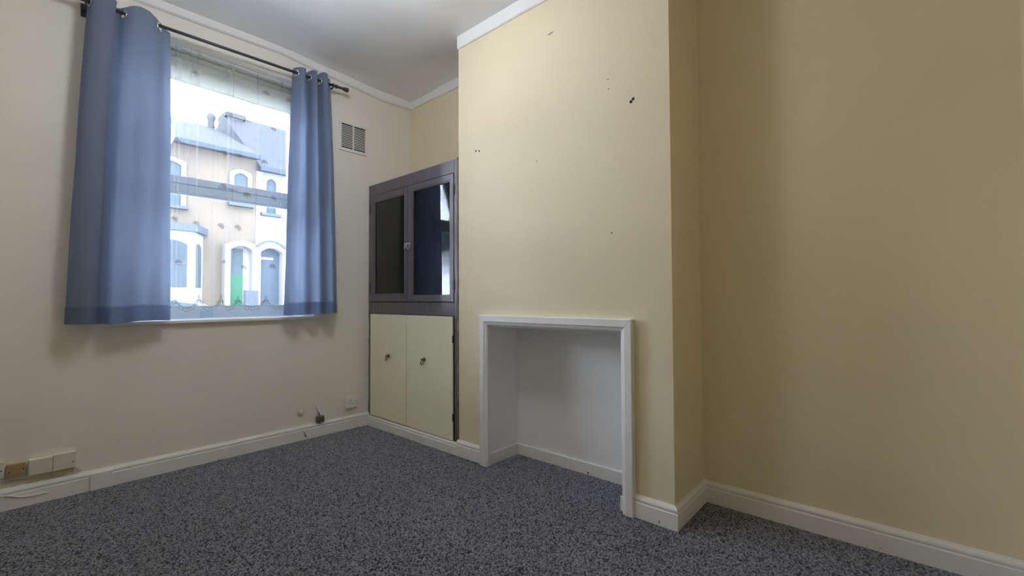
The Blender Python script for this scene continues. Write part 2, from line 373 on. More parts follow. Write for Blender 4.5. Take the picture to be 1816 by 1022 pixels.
# unseen storey and roof over the room, added to shade the street
tag(MB().box(XL-.3, D1+.3, YB-4, .3, 2.92, 5.4).prism([(-7.5, 5.4), (.5, 5.4), (-3.4, 7.9)], 0, XL-4, D1+4).build('shading_storey', 'ceiling'), 'unseen upper storey and roof, added to shade the street', 'house', 'structure')

# glowing fill globe, added out of view to brighten the room
LX, LY, LZ = -1.02, -1.36, 2.42
lm = thing('fill_globe', (LX, LY, 2.6), 'added glowing fill globe under the ceiling, out of view', 'fill light')
MB().lathe((LX, LY, ceil_z(LX, LY)), (0, 0, -1), [(.07, -.001), (.07, .02), (.05, .035)], 24).build('fill_globe_base', 'trim', lm, True)
MB().lathe((LX, LY, LZ), (0, 0, -1), [(.15*math.cos(t*PI/20), .15*math.sin(t*PI/20)) for t in range(-9, 11)], 32).build('fill_globe_shell', 'fill_glow', lm, True)

# ---- window
win = thing('window_1', (-.93, .2, WZ0), 'white window in two lights behind net and blue curtains', 'window', None, 'structure')
FY0, FY1 = .17, .235
fr = MB().box(WX0, WX0+.06, FY0, FY1, WZ0, WZ1).box(WX1-.06, WX1, FY0, FY1, WZ0, WZ1).box(WX0+.06, WX1-.06, FY0, FY1, WZ1-.07, WZ1).box(WX0+.06, WX1-.06, FY0, FY1, WZ0, .904)
fr.box(WX0+.06, WX1-.06, FY0, FY1, 1.602, 1.655)
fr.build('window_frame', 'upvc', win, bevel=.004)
sa = MB(); a0, a1, b0, b1 = WX0+.06, WX1-.06, 1.655, WZ1-.07
sa.box(a0, a1, FY0-.008, FY1-.01, b0, b0+.045).box(a0, a1, FY0-.008, FY1-.01, b1-.045, b1).box(a0, a0+.045, FY0-.008, FY1-.01, b0+.045, b1-.045).box(a1-.045, a1, FY0-.008, FY1-.01, b0+.045, b1-.045)
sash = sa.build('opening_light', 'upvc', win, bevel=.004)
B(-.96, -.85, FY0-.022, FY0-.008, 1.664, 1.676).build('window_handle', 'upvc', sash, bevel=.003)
bd = MB(); c0, c1 = .904, 1.602
bd.box(a0, a1, FY0+.006, FY0+.02, c0, c0+.012).box(a0, a1, FY0+.006, FY0+.02, c1-.012, c1).box(a0, a0+.012, FY0+.006, FY0+.02, c0+.012, c1-.012).box(a1-.012, a1, FY0+.006, FY0+.02, c0+.012, c1-.012)
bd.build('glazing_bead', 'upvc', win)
B(a0, a1, .205, .209, c0, c1).build('window_pane', 'pane', win)
B(a0+.04, a1-.04, .205, .209, b0+.04, b1-.04).build('window_pane', 'pane', win)
s0, s1 = at(355, 552, 1, FY0), at(378, 563, 1, FY0)
B(s0.x, s1.x, FY0-.0012, FY0, s1.z+.002, s0.z).build('sticker', 'sticker', win)
tag(MB().box(WX0-.03, WX1+.03, -.028, 0, WZ0-.018, WZ0).box(WX0, WX1, 0, FY0, WZ0-.018, WZ0).build('window_sill', 'trim', win, bevel=.004), 'white painted window sill board')

# ---- fireplace surround (three mitred lengths of moulding)
fs = thing('fireplace_surround', (0, -1.714, 0), 'white mitred timber frame around the fireplace recess', 'fireplace surround')
FO0, FO1, FI0, FI1, ZO, ZI = -1.241, -2.187, -1.297, -2.131, .858, .801
FP = [(0, 0), (0, .028), (.003, .030), (.034, .030), (.038, .026), (.050, .022), (.056, .016), (.056, 0)]   # (across from the outer edge, proud of wall)
def moulding(name, ends, fn):
    m = MB(); n_ = len(FP)
    for e in ends:
        for a, t in FP: m.v.append(fn(e, a, t))
    for j in range(n_): m.f.append((j, n_+j, n_+(j+1) % n_, (j+1) % n_))
    m.f.append(tuple(range(n_))); m.f.append(tuple(reversed(range(n_, 2*n_))))
    return m.build(name, 'gloss', fs)
moulding('jamb', (0, 1), lambda e, a, t: (-t, FO0-a, -.004 if e == 0 else ZO-a))
moulding('jamb', (0, 1), lambda e, a, t: (-t, FO1+a, -.004 if e == 0 else ZO-a-.0012))
moulding('head', (0, 1), lambda e, a, t: (-t, FO0-a if e == 0 else FO1+a+.0006, ZO-a))

# ---- alcove cupboard
cab = thing('alcove_cupboard', (0, Y1/2, .0), 'dark wood alcove cupboard with glazed top doors and pale lower doors', 'cupboard')
CT = 1.824
body = MB().box(.02, D1-.004, -.004, -.02, .02, CT).box(.02, D1-.004, Y1+.02, Y1+.004, .02, CT).box(.02, D1-.004, -.02, Y1+.02, CT-.018, CT).box(D1-.02, D1-.004, -.02, Y1+.02, .02, CT-.018)
body.box(.02, D1-.02, -.02, Y1+.02, .02, .05).box(.02, D1-.02, -.02, Y1+.02, .86, .88)
tag(body.build('carcass', 'inner_wood', cab), 'dark grained inside of the cupboard')
B(.06, D1-.02, -.02, Y1+.02, 1.215, 1.235).build('shelf', 'inner_wood', cab)
ff = MB()
ff.box(0, .022, -.003, -.030, .078, CT)                 # stile at the window wall
ff.box(0, .022, -.992, -1.020, .078, CT)                # stile at the chimney breast
ff.box(0, .022, -.030, -.992, 1.742, CT).box(0, .022, -.030, -.992, .846, .930).box(0.002, .022, -.030, -.992, .05, .078)
ff.box(.004, .022, -.5, -.514, .930, 1.742)
MB().box(.004, .02, -.49, -.52, .078, .846).build('meeting_strip', 'dark', cab)
tag(ff.build('face_frame', 'dark_wood', cab, bevel=.0015), 'dark brown painted face frame')
sm = MB(); rr = random.Random(3); zz = .078
while zz < CT:
    z2 = min(CT+.006, zz+rr.uniform(.05, .16)); sm.box(-.001-rr.random()*.002, .02, -1.021, -1.031-rr.random()*.0035, zz, z2); zz = z2
tag(sm.build('scribe_strip', 'worn_wood', cab), 'ragged worn wooden strip against the chimney breast')
sm = MB(); zz = .095
while zz < .9:
    z2 = zz+rr.uniform(.03, .12); sm.box(-.002, .0, -.0005, -.003-rr.random()*.006, zz, z2); zz = z2
tag(sm.build('filler_edge', 'plaster', cab), 'broken filler line along the window wall')

def glazed_door(ya, yb, za, zb, wa, wb, wbot, wtop, ring_y, hinge_y):
    d = MB().box(-.004, .016, ya, ya-wa, za, zb).box(-.004, .016, yb+wb, yb, za, zb).box(-.004, .016, ya-wa, yb+wb, za, za+wbot).box(-.004, .016, ya-wa, yb+wb, zb-wtop, zb)
    o = d.build('glazed_door', 'dark_wood', cab, bevel=.0012)
    ia, ib, iza, izb = ya-wa, yb+wb, za+wbot, zb-wtop
    B(.007, .010, ia+.004, ib-.004, iza-.004, izb+.004).build('glass_pane', 'pane', o)
    q = MB()
    for a, b, c, e in ((ia, ia-.008, iza, izb), (ib+.008, ib, iza, izb), (ia-.008, ib+.008, iza, iza+.008), (ia-.008, ib+.008, izb-.008, izb)):
        q.box(-.001, .007, a, b, c, e)
    q.build('glazing_bead', 'dark_wood', o)
    zr = 1.335
    rg = MB().lathe((-.004, ring_y, zr), (-1, 0, 0), [(.008, 0), (.008, .003), (.004, .005), (.004, .012), (.006, .014), (.003, .018)], 12)
    rg.torus((-.017, ring_y, zr-.018), (-1, .35 if ring_y > -.52 else -.1, .12), .0155, .0028)
    tag(rg.build('ring_pull', 'chrome', o, True), 'small chrome ring pull')
    for z in (za+.10, zb-.10):
        B(-.0075, -.003, hinge_y-.006, hinge_y+.006, z-.035, z+.035).build('hinge', 'black_metal', o)
    return o
glazed_door(-.034, -.506, .935, 1.738, .046, .034, .050, .045, -.497, -.034)
glazed_door(-.511, -.989, .935, 1.738, .047, .031, .036, .038, -.534, -.990)

def flat_door(ya, yb, za, zb, kx, kz, hinge_y):
    o = B(-.010, .0, ya, yb, za, zb).build('flat_door', 'cupboard', cab, bevel=.0015)
    r_ = MB().lathe((-.010, kx, kz), (-1, 0, 0), [(.013, 0), (.013, .003), (.009, .006), (.006, .008), (.006, .016), (.008, .02), (.004, .026)], 14)
    r_.torus((-.026, kx+.004, kz-.017), (-1, .25, .45), .017, .003)
    tag(r_.build('ring_pull', 'brass', o, True), 'antique brass ring pull')
    for z in (za+.14, zb-.14):
        B(-.0105, -.004, hinge_y-.003, hinge_y+.003, z-.022, z+.022).build('hinge', 'black_metal', o)
flat_door(-.046, -.5015, .082, .842, -.293, .545, -.0455)
flat_door(-.5085, -.985, .080, .842, -.706, .555, -.9865)

# ---- curtain pole
RZ = lambda x: 2.436 + (x+1.35)*.0275
pole = thing('curtain_pole', (-.93, -.09, RZ(-.93)), 'thin dark metal curtain pole above the window', 'curtain pole')
MB().tube([(-1.70, -.09, RZ(-1.70)), (-.31, -.09, RZ(-.31))], .0088, 14).build('rod', 'black_metal', pole, True)
for sx, x in ((1, -.31), (-1, -1.70)):
    MB().lathe((x, -.09, RZ(x)), (sx, 0, .0275*sx), [(.010, -.012), (.0135, -.008), (.0135, .006), (.010, .010), (.0095, .045), (.0125, .052), (.016, .072), (.0165, .082), (.012, .088)], 18).build('finial', 'black_metal', pole, True)
for x in (-1.598, -.335):
    b = MB().box(x-.012, x+.012, -.006, -.0005, RZ(x)-.045, RZ(x)+.02).tube([(x, -.004, RZ(x)-.012), (x, -.09, RZ(x)-.016)], .006, 10).torus((x, -.09, RZ(x)), (1, 0, 0), .0115, .0032, 18, 6)
    b.build('bracket', 'black_metal', pole)

# ---- curtains
def spline(P, n):
    out = []; k = len(P)-1
    for i in range(n+1):
        t = i/n*k; a = min(int(t), k-1); u = t-a
        p0, p1, p2, p3 = P[max(a-1, 0)], P[a], P[a+1], P[min(a+2, k)]
        out.append(tuple(.5*(2*p1[j]+(p2[j]-p0[j])*u+(2*p0[j]-5*p1[j]+4*p2[j]-p3[j])*u*u+(3*p1[j]-p0[j]-3*p2[j]+p3[j])*u**3) for j in (0, 1)))
    return out
def curtain(name, label, top, bot, ztop, zbot, eyelets, seed):
    N = 120; T = spline(top, N); Bq = spline(bot, N)
    c = thing(name, ((bot[0][0]+bot[-1][0])/2, -.1, .84), label, 'curtain', 'slate blue eyelet curtains')
    rows = [i/16*.06 for i in range(16)] + [.06+.94*i/110 for i in range(111)]
    def P(i, t):
        e = t**.75
        x = T[i][0]*(1-e)+Bq[i][0]*e; y = T[i][1]*(1-e)+Bq[i][1]*e
        z = ztop(T[i][0])*(1-t)+zbot(Bq[i][0])*t
        k = min(1, t*6)
        y += k*.006*noise.noise((x*9+seed, z*2.2, seed)) + k*.0022*noise.noise((x*26, z*7+x*14, seed+4)) + k*.003*math.sin(x*60+z*4+seed)*t
        x += k*.003*noise.noise((x*6, z*3, seed+9))
        return Vector((x, y, z))
    g = [[P(i, t) for i in range(N+1)] for t in rows]
    ey = []
    for ex in eyelets:
        # where the cloth crosses the pole near ex
        i = min(range(1, N), key=lambda i: abs(T[i][0]-ex)+2.0*abs(T[i][1]+.09))
        d = Vector((T[i+1][0]-T[i-1][0], T[i+1][1]-T[i-1][1], 0)).normalized()
        ey.append((Vector((T[i][0], -.09 + (T[i][1]+.09)*.5, RZ(T[i][0])-.006)), Vector((d.y, -d.x, 0))))
    m = MB(); m.v = [tuple(p) for r_ in g for p in r_]
    for a in range(len(rows)-1):
        for i in range(N):
            q = (g[a][i]+g[a+1][i+1])*.5
            if any((q-e).length < .0215 for e, _ in ey): continue
            m.f.append((a*(N+1)+i, a*(N+1)+i+1, (a+1)*(N+1)+i+1, (a+1)*(N+1)+i))
    me = bpy.data.meshes.new('fabric'); me.from_pydata(m.v, [], m.f); me.shade_smooth()
    link('fabric', me, 'blue_cloth', c)
    h = MB(); hr = [t for t in rows if t >= .945]
    for t in hr:
        for i in range(N+1):
            p = P(i, t); q = P(min(i+1, N), t)-P(max(i-1, 0), t); n_ = Vector((q.y, -q.x, 0)).normalized()*.0022
            if n_.y > 0 and abs(n_.y) > abs(n_.x)*.2: n_ = -n_
            h.v.append(tuple(p+n_))
    for a in range(len(hr)-1):
        for i in range(N): h.f.append((a*(N+1)+i, a*(N+1)+i+1, (a+1)*(N+1)+i+1, (a+1)*(N+1)+i))
    me = bpy.data.meshes.new('hem'); me.from_pydata(h.v, [], h.f); me.shade_smooth()
    link('hem', me, 'hem_cloth', c)
    for e, nn in ey:
        tag(MB().torus(e, nn, .0225, .0042, 28, 8).build('eyelet', 'chrome', c, True), 'chrome eyelet ring')
    return c
curtain('eyelet_curtain', 'wide slate blue eyelet curtain on the left of the window',
        [(-1.587, -.07), (-1.572, -.125), (-1.525, -.137), (-1.487, -.108), (-1.488, -.055), (-1.47, -.058), (-1.450, -.105), (-1.42, -.142), (-1.365, -.14), (-1.318, -.10), (-1.285, -.062), (-1.256, -.050)],
        [(-1.650, -.075), (-1.634, -.12), (-1.59, -.137), (-1.548, -.11), (-1.53, -.062), (-1.505, -.068), (-1.488, -.125), (-1.435, -.132), (-1.385, -.115), (-1.335, -.128), (-1.285, -.105), (-1.245, -.09)],
        lambda x: lerp([(-1.6, 2.455), (-1.5, 2.476), (-1.45, 2.462), (-1.40, 2.473), (-1.36, 2.471), (-1.32, 2.460), (-1.25, 2.434)], x), lambda x: .833+(x+1.64)*.03 + .004*math.sin(x*22), (-1.455, -1.312, -1.57), 1.3)
curtain('eyelet_curtain', 'narrow slate blue eyelet curtain beside the air vent',
        [(-.596, -.055), (-.585, -.10), (-.56, -.135), (-.532, -.105), (-.522, -.055), (-.505, -.06), (-.495, -.12), (-.47, -.135), (-.452, -.06), (-.435, -.055), (-.425, -.12), (-.40, -.135), (-.382, -.10), (-.368, -.055), (-.345, -.06)],
        [(-.648, -.07), (-.63, -.105), (-.595, -.125), (-.56, -.11), (-.54, -.08), (-.515, -.085), (-.49, -.12), (-.455, -.132), (-.43, -.09), (-.41, -.082), (-.39, -.12), (-.355, -.132), (-.33, -.11), (-.31, -.085), (-.290, -.08)],
        lambda x: 2.490 + (x+.6)*.10 + .006*math.sin(x*70), lambda x: .848+(x+.64)*.03, (-.585, -.51, -.44, -.378), 5.1)

# ---- net curtain
NY = .062
net = thing('net_curtain', (-.93, NY, .9), 'sheer white net curtain with embroidered sprigs and scalloped hem', 'net curtain')
folds = [(-1.36, .02), (-1.215, .014), (-1.193, .012), (-1.14, .006), (-1.103, .016), (-.945, .018), (-.915, .007), (-.777, .007), (-.63, .012), (-.52, .02)]
plan = []
x = WX0+.01
fi = 0
while x < WX1-.01:
    if fi < len(folds) and x >= folds[fi][0]:
        wd = folds[fi][1]; fx = folds[fi][0]
        for q in range(5):
            plan += [(fx, -.004*q, fx), (fx+wd, -.004*q-.001, fx)] if q % 2 == 0 else [(fx+wd*.98, -.004*q, fx), (fx+wd*.02, -.004*q-.001, fx)]
        x = fx+wd+.006; fi += 1; continue
    plan.append((x, .006*math.sin(x*23)-.004, x)); x += .012
peaks = [-1.40, -1.30, -1.201, -1.084, -.968, -.879, -.715, -.56, -.46]
def hem_z(x):
    if x < peaks[0] or x > peaks[-1]: return .95
    for a, b in zip(peaks, peaks[1:]):
        if a <= x <= b:
            u = (x-a)/(b-a); return .957 - .052*math.sin(PI*u)**.75
m = MB(); R_ = 40
for j in range(R_+1):
    t = j/R_
    for (px, py, bx) in plan:
        wob = .004*math.sin(bx*31+t*5)*t + .006*(noise.noise((bx*5, t*2.5, 2)))*t
        pinch = 1-.5*t*(1 if abs(px-bx) > .0001 else 0)
        xx = bx+(px-bx)*pinch+wob; m.v.append((xx, NY+py, 2.432*(1-t)+(hem_z(min(max(xx, peaks[0]), peaks[-1]))-.006)*t))
n_ = len(plan)
for j in range(R_):
    for i in range(n_-1): m.f.append((j*n_+i, j*n_+i+1, (j+1)*n_+i+1, (j+1)*n_+i))
me = bpy.data.meshes.new('voile'); me.from_pydata(m.v, [], m.f); me.shade_smooth(); link('voile', me, 'net', net)
MB().tube([(WX0+.001, NY-.008, 2.428), (WX1-.001, NY-.008, 2.428)], .0025, 8).build('curtain_wire', 'white_plastic', net)
# lace edge: double scalloped cord with bars and a peak motif
le = MB(); pts = []; pts2 = []
k = 0
xx = peaks[1]
while xx < peaks[-2]:
    pts.append((xx, NY-.018, hem_z(xx))); pts2.append((xx, NY-.018, hem_z(xx)-.018-.004*math.sin(xx*180))); xx += .006
le.tube(pts, .0016, 5).tube(pts2, .0009, 5)
for i in range(2, len(pts)-1, 3):
    le.tube([pts[i], pts2[min(i+1, len(pts2)-1)]], .0007, 4)
for p in peaks[1:-1]:
    z = hem_z(p); le.tube([(p-.026, NY-.018, z-.03), (p-.012, NY-.018, z-.008), (p, NY-.018, z+.012), (p+.012, NY-.018, z-.008), (p+.026, NY-.018, z-.03)], .0013, 5)
    le.torus((p, NY-.018, z-.014), (0, 1, 0), .009, .0012, 12, 5); le.torus((p, NY-.018, z+.016), (0, 1, 0), .004, .0012, 10, 5)
tag(le.build('lace_edge', 'thread', net), 'grey scalloped lace edging')
sp = MB(); sr = random.Random(5)
for k in range(7):
    a = -.5+k*.62; L_ = .018+.004*sr.random()
    c, s_ = math.cos(a), math.sin(a)
    sp.tube([(0, 0, 0), (c*L_*.55, -.0004, s_*L_*.55+.002), (c*L_, 0, s_*L_)], [.0009, .0012, .0006], 5)
    sp.torus((c*L_*.95, 0, s_*L_*.95), (0, 1, 0), .0042, .0010, 8, 4)
sp.tube([(0, 0, 0), (-.002, 0, -.014), (.003, 0, -.026)], [.0012, .001, .0006], 5)
spm = sp.mesh('sprig'); spm.materials.append(M['thread'])
first = True
for px, py in ((326, 190), (357, 197), (407, 205), (439, 215), (485, 230), (314, 250), (396, 272), (425, 278), (469, 288), (513, 295), (396, 331), (438, 347), (485, 353),
               (309, 389), (348, 397), (391, 402), (421, 405), (467, 411), (505, 412), (316, 466), (399, 466), (432, 475), (483, 474), (346, 130), (472, 166), (513, 180)):
    p = at(px, py, 1, NY-.02)
    o = link('sprig', spm, None, net); o.location = p; o.matrix_parent_inverse = Matrix.Translation(-net.location)
    o.rotation_euler = (0, sr.uniform(-.5, .5), 0); s_ = sr.uniform(.8, 1.05); o.scale = (s_*.85, 1, s_*.85)

# ---- roller blind
bl = thing('roller_blind', (-.93, .13, 2.25), 'short cream roller blind across the top of the window', 'blind')
bz = at(296, 139.5, 1, .13).z; bz2 = at(521, 203.8, 1, .13).z; BZ = (bz+bz2)/2
B(WX0+.015, WX1-.015, .130, .1312, BZ+.008, 2.41).build('blind_fabric', 'blind', bl)
B(WX0+.015, WX1-.015, .127, .134, BZ, BZ+.010).build('bottom_bar', 'blind', bl, bevel=.002)
MB().tube([(WX0+.012, .135, 2.413), (WX1-.012, .135, 2.413)], .018, 14).build('roller', 'blind', bl, True)

# ---- air vent
vx0, vx1, vz0, vz1 = -.243, -.022, 2.052, 2.268
vt = thing('air_vent', (-.13, 0, 2.05), 'white louvred air vent high on the wall by the cupboard', 'air vent')
MB().box(vx0, vx1, -.008, -.0005, vz0, vz0+.022).box(vx0, vx1, -.008, -.0005, vz1-.014, vz1).box(vx0, vx0+.016, -.008, -.0005, vz0+.022, vz1-.014).box(vx1-.014, vx1, -.008, -.0005, vz0+.022, vz1-.014).box(-.137, -.129, -.0085, -.0005, vz0+.022, vz1-.014).build('vent_frame', 'white_plastic', vt, bevel=.0012)
B(vx0+.01, vx1-.01, -.0016, -.0006, vz0+.015, vz1-.008).build('vent_backing', 'dark', vt)
zs = [vz0+.022+(vz1-.014-vz0-.022)*(i+.5)/14 for i in range(14)]
for xa, xb in ((vx0+.016, -.137), (-.129, vx1-.014)):
    sl = None
    for i in range(13):
        zc = (zs[i]+zs[i+1])/2
        if sl is None:
            q = MB().add([(xa, -.0016, .0046), (xb, -.0016, .0046), (xb, -.0075, .0012), (xa, -.0075, .0012), (xa, -.0016, .0005), (xb, -.0016, .0005), (xb, -.0075, -.0042), (xa, -.0075, -.0042)],
                         [(0, 1, 2, 3), (7, 6, 5, 4), (3, 2, 6, 7), (0, 4, 5, 1), (0, 3, 7, 4), (1, 5, 6, 2)])
            sl = q.mesh('slat'); sl.materials.append(M['white_plastic'])
        o = link('slat', sl, None, vt); o.location = (0, 0, zc)

# ---- socket
so = thing('wall_socket', (-.143, 0, .155), 'white single switched wall socket near the cupboard', 'socket')
sx0, sx1, sz0, sz1 = -.187, -.099, .154, .240
B(sx0+.002, sx1-.002, -.012, -.0005, sz0+.002, sz1-.002).build('back_box', 'white_plastic', so, bevel=.002)
B(sx0, sx1, -.020, -.012, sz0, sz1).build('face_plate', 'white_plastic', so, bevel=.003)
cx, cz = -.150, .205
for ha, hb, hc, hd in ((-.002, .002, 0, .010), (-.013, -.007, -.018, -.0145), (.007, .013, -.018, -.0145)):
    B(cx+ha, cx+hb, -.0206, -.0198, cz+hc, cz+hd).build('pin_hole', 'dark', so)
B(-.124, -.112, -.0245, -.020, .196, .216).build('rocker_switch', 'white_plastic', so, bevel=.002)
B(-.120, -.116, -.0248, -.0243, .2, .205).build('switch_mark', 'dark', so)
for x in (sx0+.010, sx1-.008):
    MB().lathe((x, -.0198, .197), (0, -1, 0), [(.0028, 0), (.0028, .001), (.001, .0014)], 10).build('plate_screw', 'grey_plastic', so)

# ---- small fittings on the window wall
p = at(533, 732, 1, 0)
dm = MB().lathe((p.x, 0, p.z), (0, -1, 0), [(.0215, .0005), (.021, .005), (.017, .012), (.009, .016), (.001, .0175)], 18).build('plaster_knob', 'plaster', None, True)
tag(dm, 'small round off-white lump on the wall left of the hanging cable', 'wall cap')
jb = thing('cable_box', (-.377, -.015, .095), 'small grey cable box on a stub of white cable above the skirting', 'cable box')
MB().box(-.404, -.352, -.028, -.0005, .098, .139).build('box_shell', 'grey_plastic', jb, bevel=.003)
MB().box(-.400, -.356, -.0295, -.028, .117, .120).box(-.400, -.356, -.0295, -.028, .106, .109).build('box_ridge', 'black_metal', jb)
MB().tube([(-.395, -.001, .203), (-.394, -.014, .198), (-.389, -.018, .180), (-.386, -.016, .165)], .0042, 8).build('cable', 'white_plastic', jb, True)
MB().tube([(-.386, -.016, .166), (-.384, -.016, .150), (-.381, -.016, .138)], [.005, .0055, .007], 8).build('cable_gland', 'grey_plastic', jb, True)
MB().tube([(-.380, -.016, .099), (-.379, -.017, .089)], .0045, 8).build('cable_end', 'black_metal', jb)
p = at(541, 772, 1, -SK)
st = MB().tube([(p.x-.012, -SK-.001, p.z+.028), (p.x-.003, -SK-.004, p.z+.010), (p.x, -SK-.004, p.z)], [.0012, .0022, .003], 8).tube([(p.x, -SK-.004, p.z+.001), (p.x+.006, -SK-.007, p.z-.010)], [.0055, .004], 8)
o = st.build('cable_stub', 'grey_plastic', None, True); tag(o, 'cut dark cable stub poking out of the skirting under the window', 'cable')

def block(name, x0, x1, z0, z1, d, m_, label, grp=None, screws=()):
    t = thing(name, ((x0+x1)/2, 0, z0), label, 'wall block', grp)
    B(x0, x1, -d, -.0005, z0, z1).build('board', m_, t, bevel=.0015)
    for sx, sz in screws:
        MB().lathe((sx, -d+.0002, sz), (0, -1, 0), [(.003, 0), (.0028, .0008), (.001, .001)], 10).build('screw_head', 'dark', t)
block('wooden_block', -1.821, -1.763, .142, .203, .017, 'raw_wood', 'bare brown wooden block with two screws low on the wall', None, ((-1.813, .170), (-1.770, .175)))
block('wooden_block', -1.753, -1.676, .138, .209, .024, 'paint_block', 'off-white wall block between the bare wood block and another white one')
block('wooden_block', -1.6745, -1.597, .137, .214, .026, 'paint_block', 'off-white wall block nearest the window, end of the row', None, ((-1.606, .165),))
block('wooden_block', -1.905, -1.830, .150, .222, .020, 'paint_block', 'off-white wall block cut off by the left edge of the photo', None, ((-1.838, .185),))
t = thing('skirting_block', (-1.50, 0, 0), 'flat white block fixed over the skirting below the left curtain', 'wall block')
B(-1.544, -1.460, -.030, -.0185, .002, .086).build('board', 'gloss', t, bevel=.002)
cb_ = MB().tube([(-1.93, -SK-.003, .083), (-1.84, -SK-.003, .078), (-1.80, -SK-.003, .060), (-1.77, -SK-.003, .047), (-1.735, -SK-.003, .043), (-1.69, -SK-.003, .044)], .0028, 8).build('loose_cable', 'white_plastic', None, True)
tag(cb_, 'thin white cable drooping along the skirting under the wall blocks', 'cable')

stn = [(0, 848), (12, 852), (46, 849), (60, 846), (95, 837), (133, 829), (146, 834), (132, 843), (112, 846), (96, 852), (74, 852), (58, 860), (40, 858), (22, 864), (0, 866)]
sp_ = [at(a, b, 1, -.0008) for a, b in stn]
wf = bpy.data.objects['wall_front']
MB().prism([(p.x, p.z) for p in sp_], 1, -.0008, -.0001).build('damp_stain', mat('brown_stain', (0.72, 0.63, 0.49), 0.8, 0.3, 35), wf)

# ---- carpet pile
tuft = MB()
for k in range(3):
    a = k*2.1; tuft.tube([(0, 0, -.004), (.0009*math.cos(a), .0009*math.sin(a), .0015), (.0021*math.cos(a+.7), .0021*math.sin(a+.7), .0050)], [.0011, .0014, .0009], 4)
tm = tuft.mesh('tuft')
def carpet_mat():
    m = mat('charcoal_carpet_pile', (0.07, 0.07, 0.078), 0.95, spec=0.1); t = m.node_tree; b = t.nodes['Principled BSDF']
    a = t.nodes.new('ShaderNodeAttribute'); a.attribute_type = 'INSTANCER'; a.attribute_name = 'shade'
    c = t.nodes.new('ShaderNodeValToRGB'); e = c.color_ramp.elements
    e[0].color = (0.035, 0.036, 0.045, 1); e[1].color = (0.46, 0.47, 0.54, 1)
    n = e.new(.6); n.color = (0.15, 0.154, 0.182, 1)
    t.links.new(a.outputs['Fac'], c.inputs[0]); t.links.new(c.outputs[0], b.inputs['Base Color'])
    return m
M['carpet'] = carpet_mat(); tm.materials.append(M['carpet'])
tuft_o = bpy.data.objects.new('tuft', tm)          # not linked: used only by the carpet's nodes
cm = bpy.data.meshes.new('carpet_pile')
vis = [(-2.0, -.019), (-.019, -.019), (-.019, Y1), (-.030, -1.24), (-.03, -1.297), (ND-.013, -1.297), (ND-.013, -2.1), (-.03, -2.131), (-.03, -2.187), (-.019, Y2-.019), (D2-.019, Y2-.019), (D2-.019, YB+.019), (-.9, YB+.019), (-2.0, -1.2)]
cm.from_pydata([(x, y, -.004) for x, y in vis], [], [tuple(range(len(vis)))])
cbm = bmesh.new(); cbm.from_mesh(cm); bmesh.ops.recalc_face_normals(cbm, faces=cbm.faces)
for fc in cbm.faces:
    if fc.normal.z < 0: fc.normal_flip()
bmesh.ops.triangulate(cbm, faces=cbm.faces); cbm.to_mesh(cm); cbm.free()
cp = link('carpet_pile', cm, 'carpet'); tag(cp, 'dark charcoal twist pile of the carpet', 'carpet', 'stuff')
ng = bpy.data.node_groups.new('carpet_nodes', 'GeometryNodeTree')
ng.interface.new_socket('Geometry', in_out='INPUT', socket_type='NodeSocketGeometry'); ng.interface.new_socket('Geometry', in_out='OUTPUT', socket_type='NodeSocketGeometry')
N_ = ng.nodes.new; gi = N_('NodeGroupInput'); go = N_('NodeGroupOutput')
dp = N_('GeometryNodeDistributePointsOnFaces'); dp.distribute_method = 'RANDOM'; dp.inputs['Density'].default_value = 100000
oi = N_('GeometryNodeObjectInfo'); oi.inputs[0].default_value = tuft_o
ip = N_('GeometryNodeInstanceOnPoints')
rv = N_('FunctionNodeRandomValue'); rv.data_type = 'FLOAT_VECTOR'; rv.inputs[0].default_value = (-.45, -.45, 0); rv.inputs[1].default_value = (.45, .45, 6.28)
rs = N_('FunctionNodeRandomValue'); rs.data_type = 'FLOAT'; rs.inputs[2].default_value = .8; rs.inputs[3].default_value = 1.35
rc = N_('FunctionNodeRandomValue'); rc.data_type = 'FLOAT'
sa_ = N_('GeometryNodeStoreNamedAttribute'); sa_.domain = 'INSTANCE'; sa_.data_type = 'FLOAT'; sa_.inputs['Name'].default_value = 'shade'
jg = N_('GeometryNodeJoinGeometry'); K = ng.links.new
K(gi.outputs[0], dp.inputs['Mesh']); K(dp.outputs['Points'], ip.inputs['Points']); K(oi.outputs['Geometry'], ip.inputs['Instance'])
K(rv.outputs[0], ip.inputs['Rotation']); K(rs.outputs[1], ip.inputs['Scale']); K(ip.outputs[0], sa_.inputs['Geometry']); K(rc.outputs[1], sa_.inputs['Value'])
K(sa_.outputs[0], jg.inputs[0]); K(gi.outputs[0], jg.inputs[0]); K(jg.outputs[0], go.inputs[0])
md = cp.modifiers.new('pile', 'NODES'); md.node_group = ng

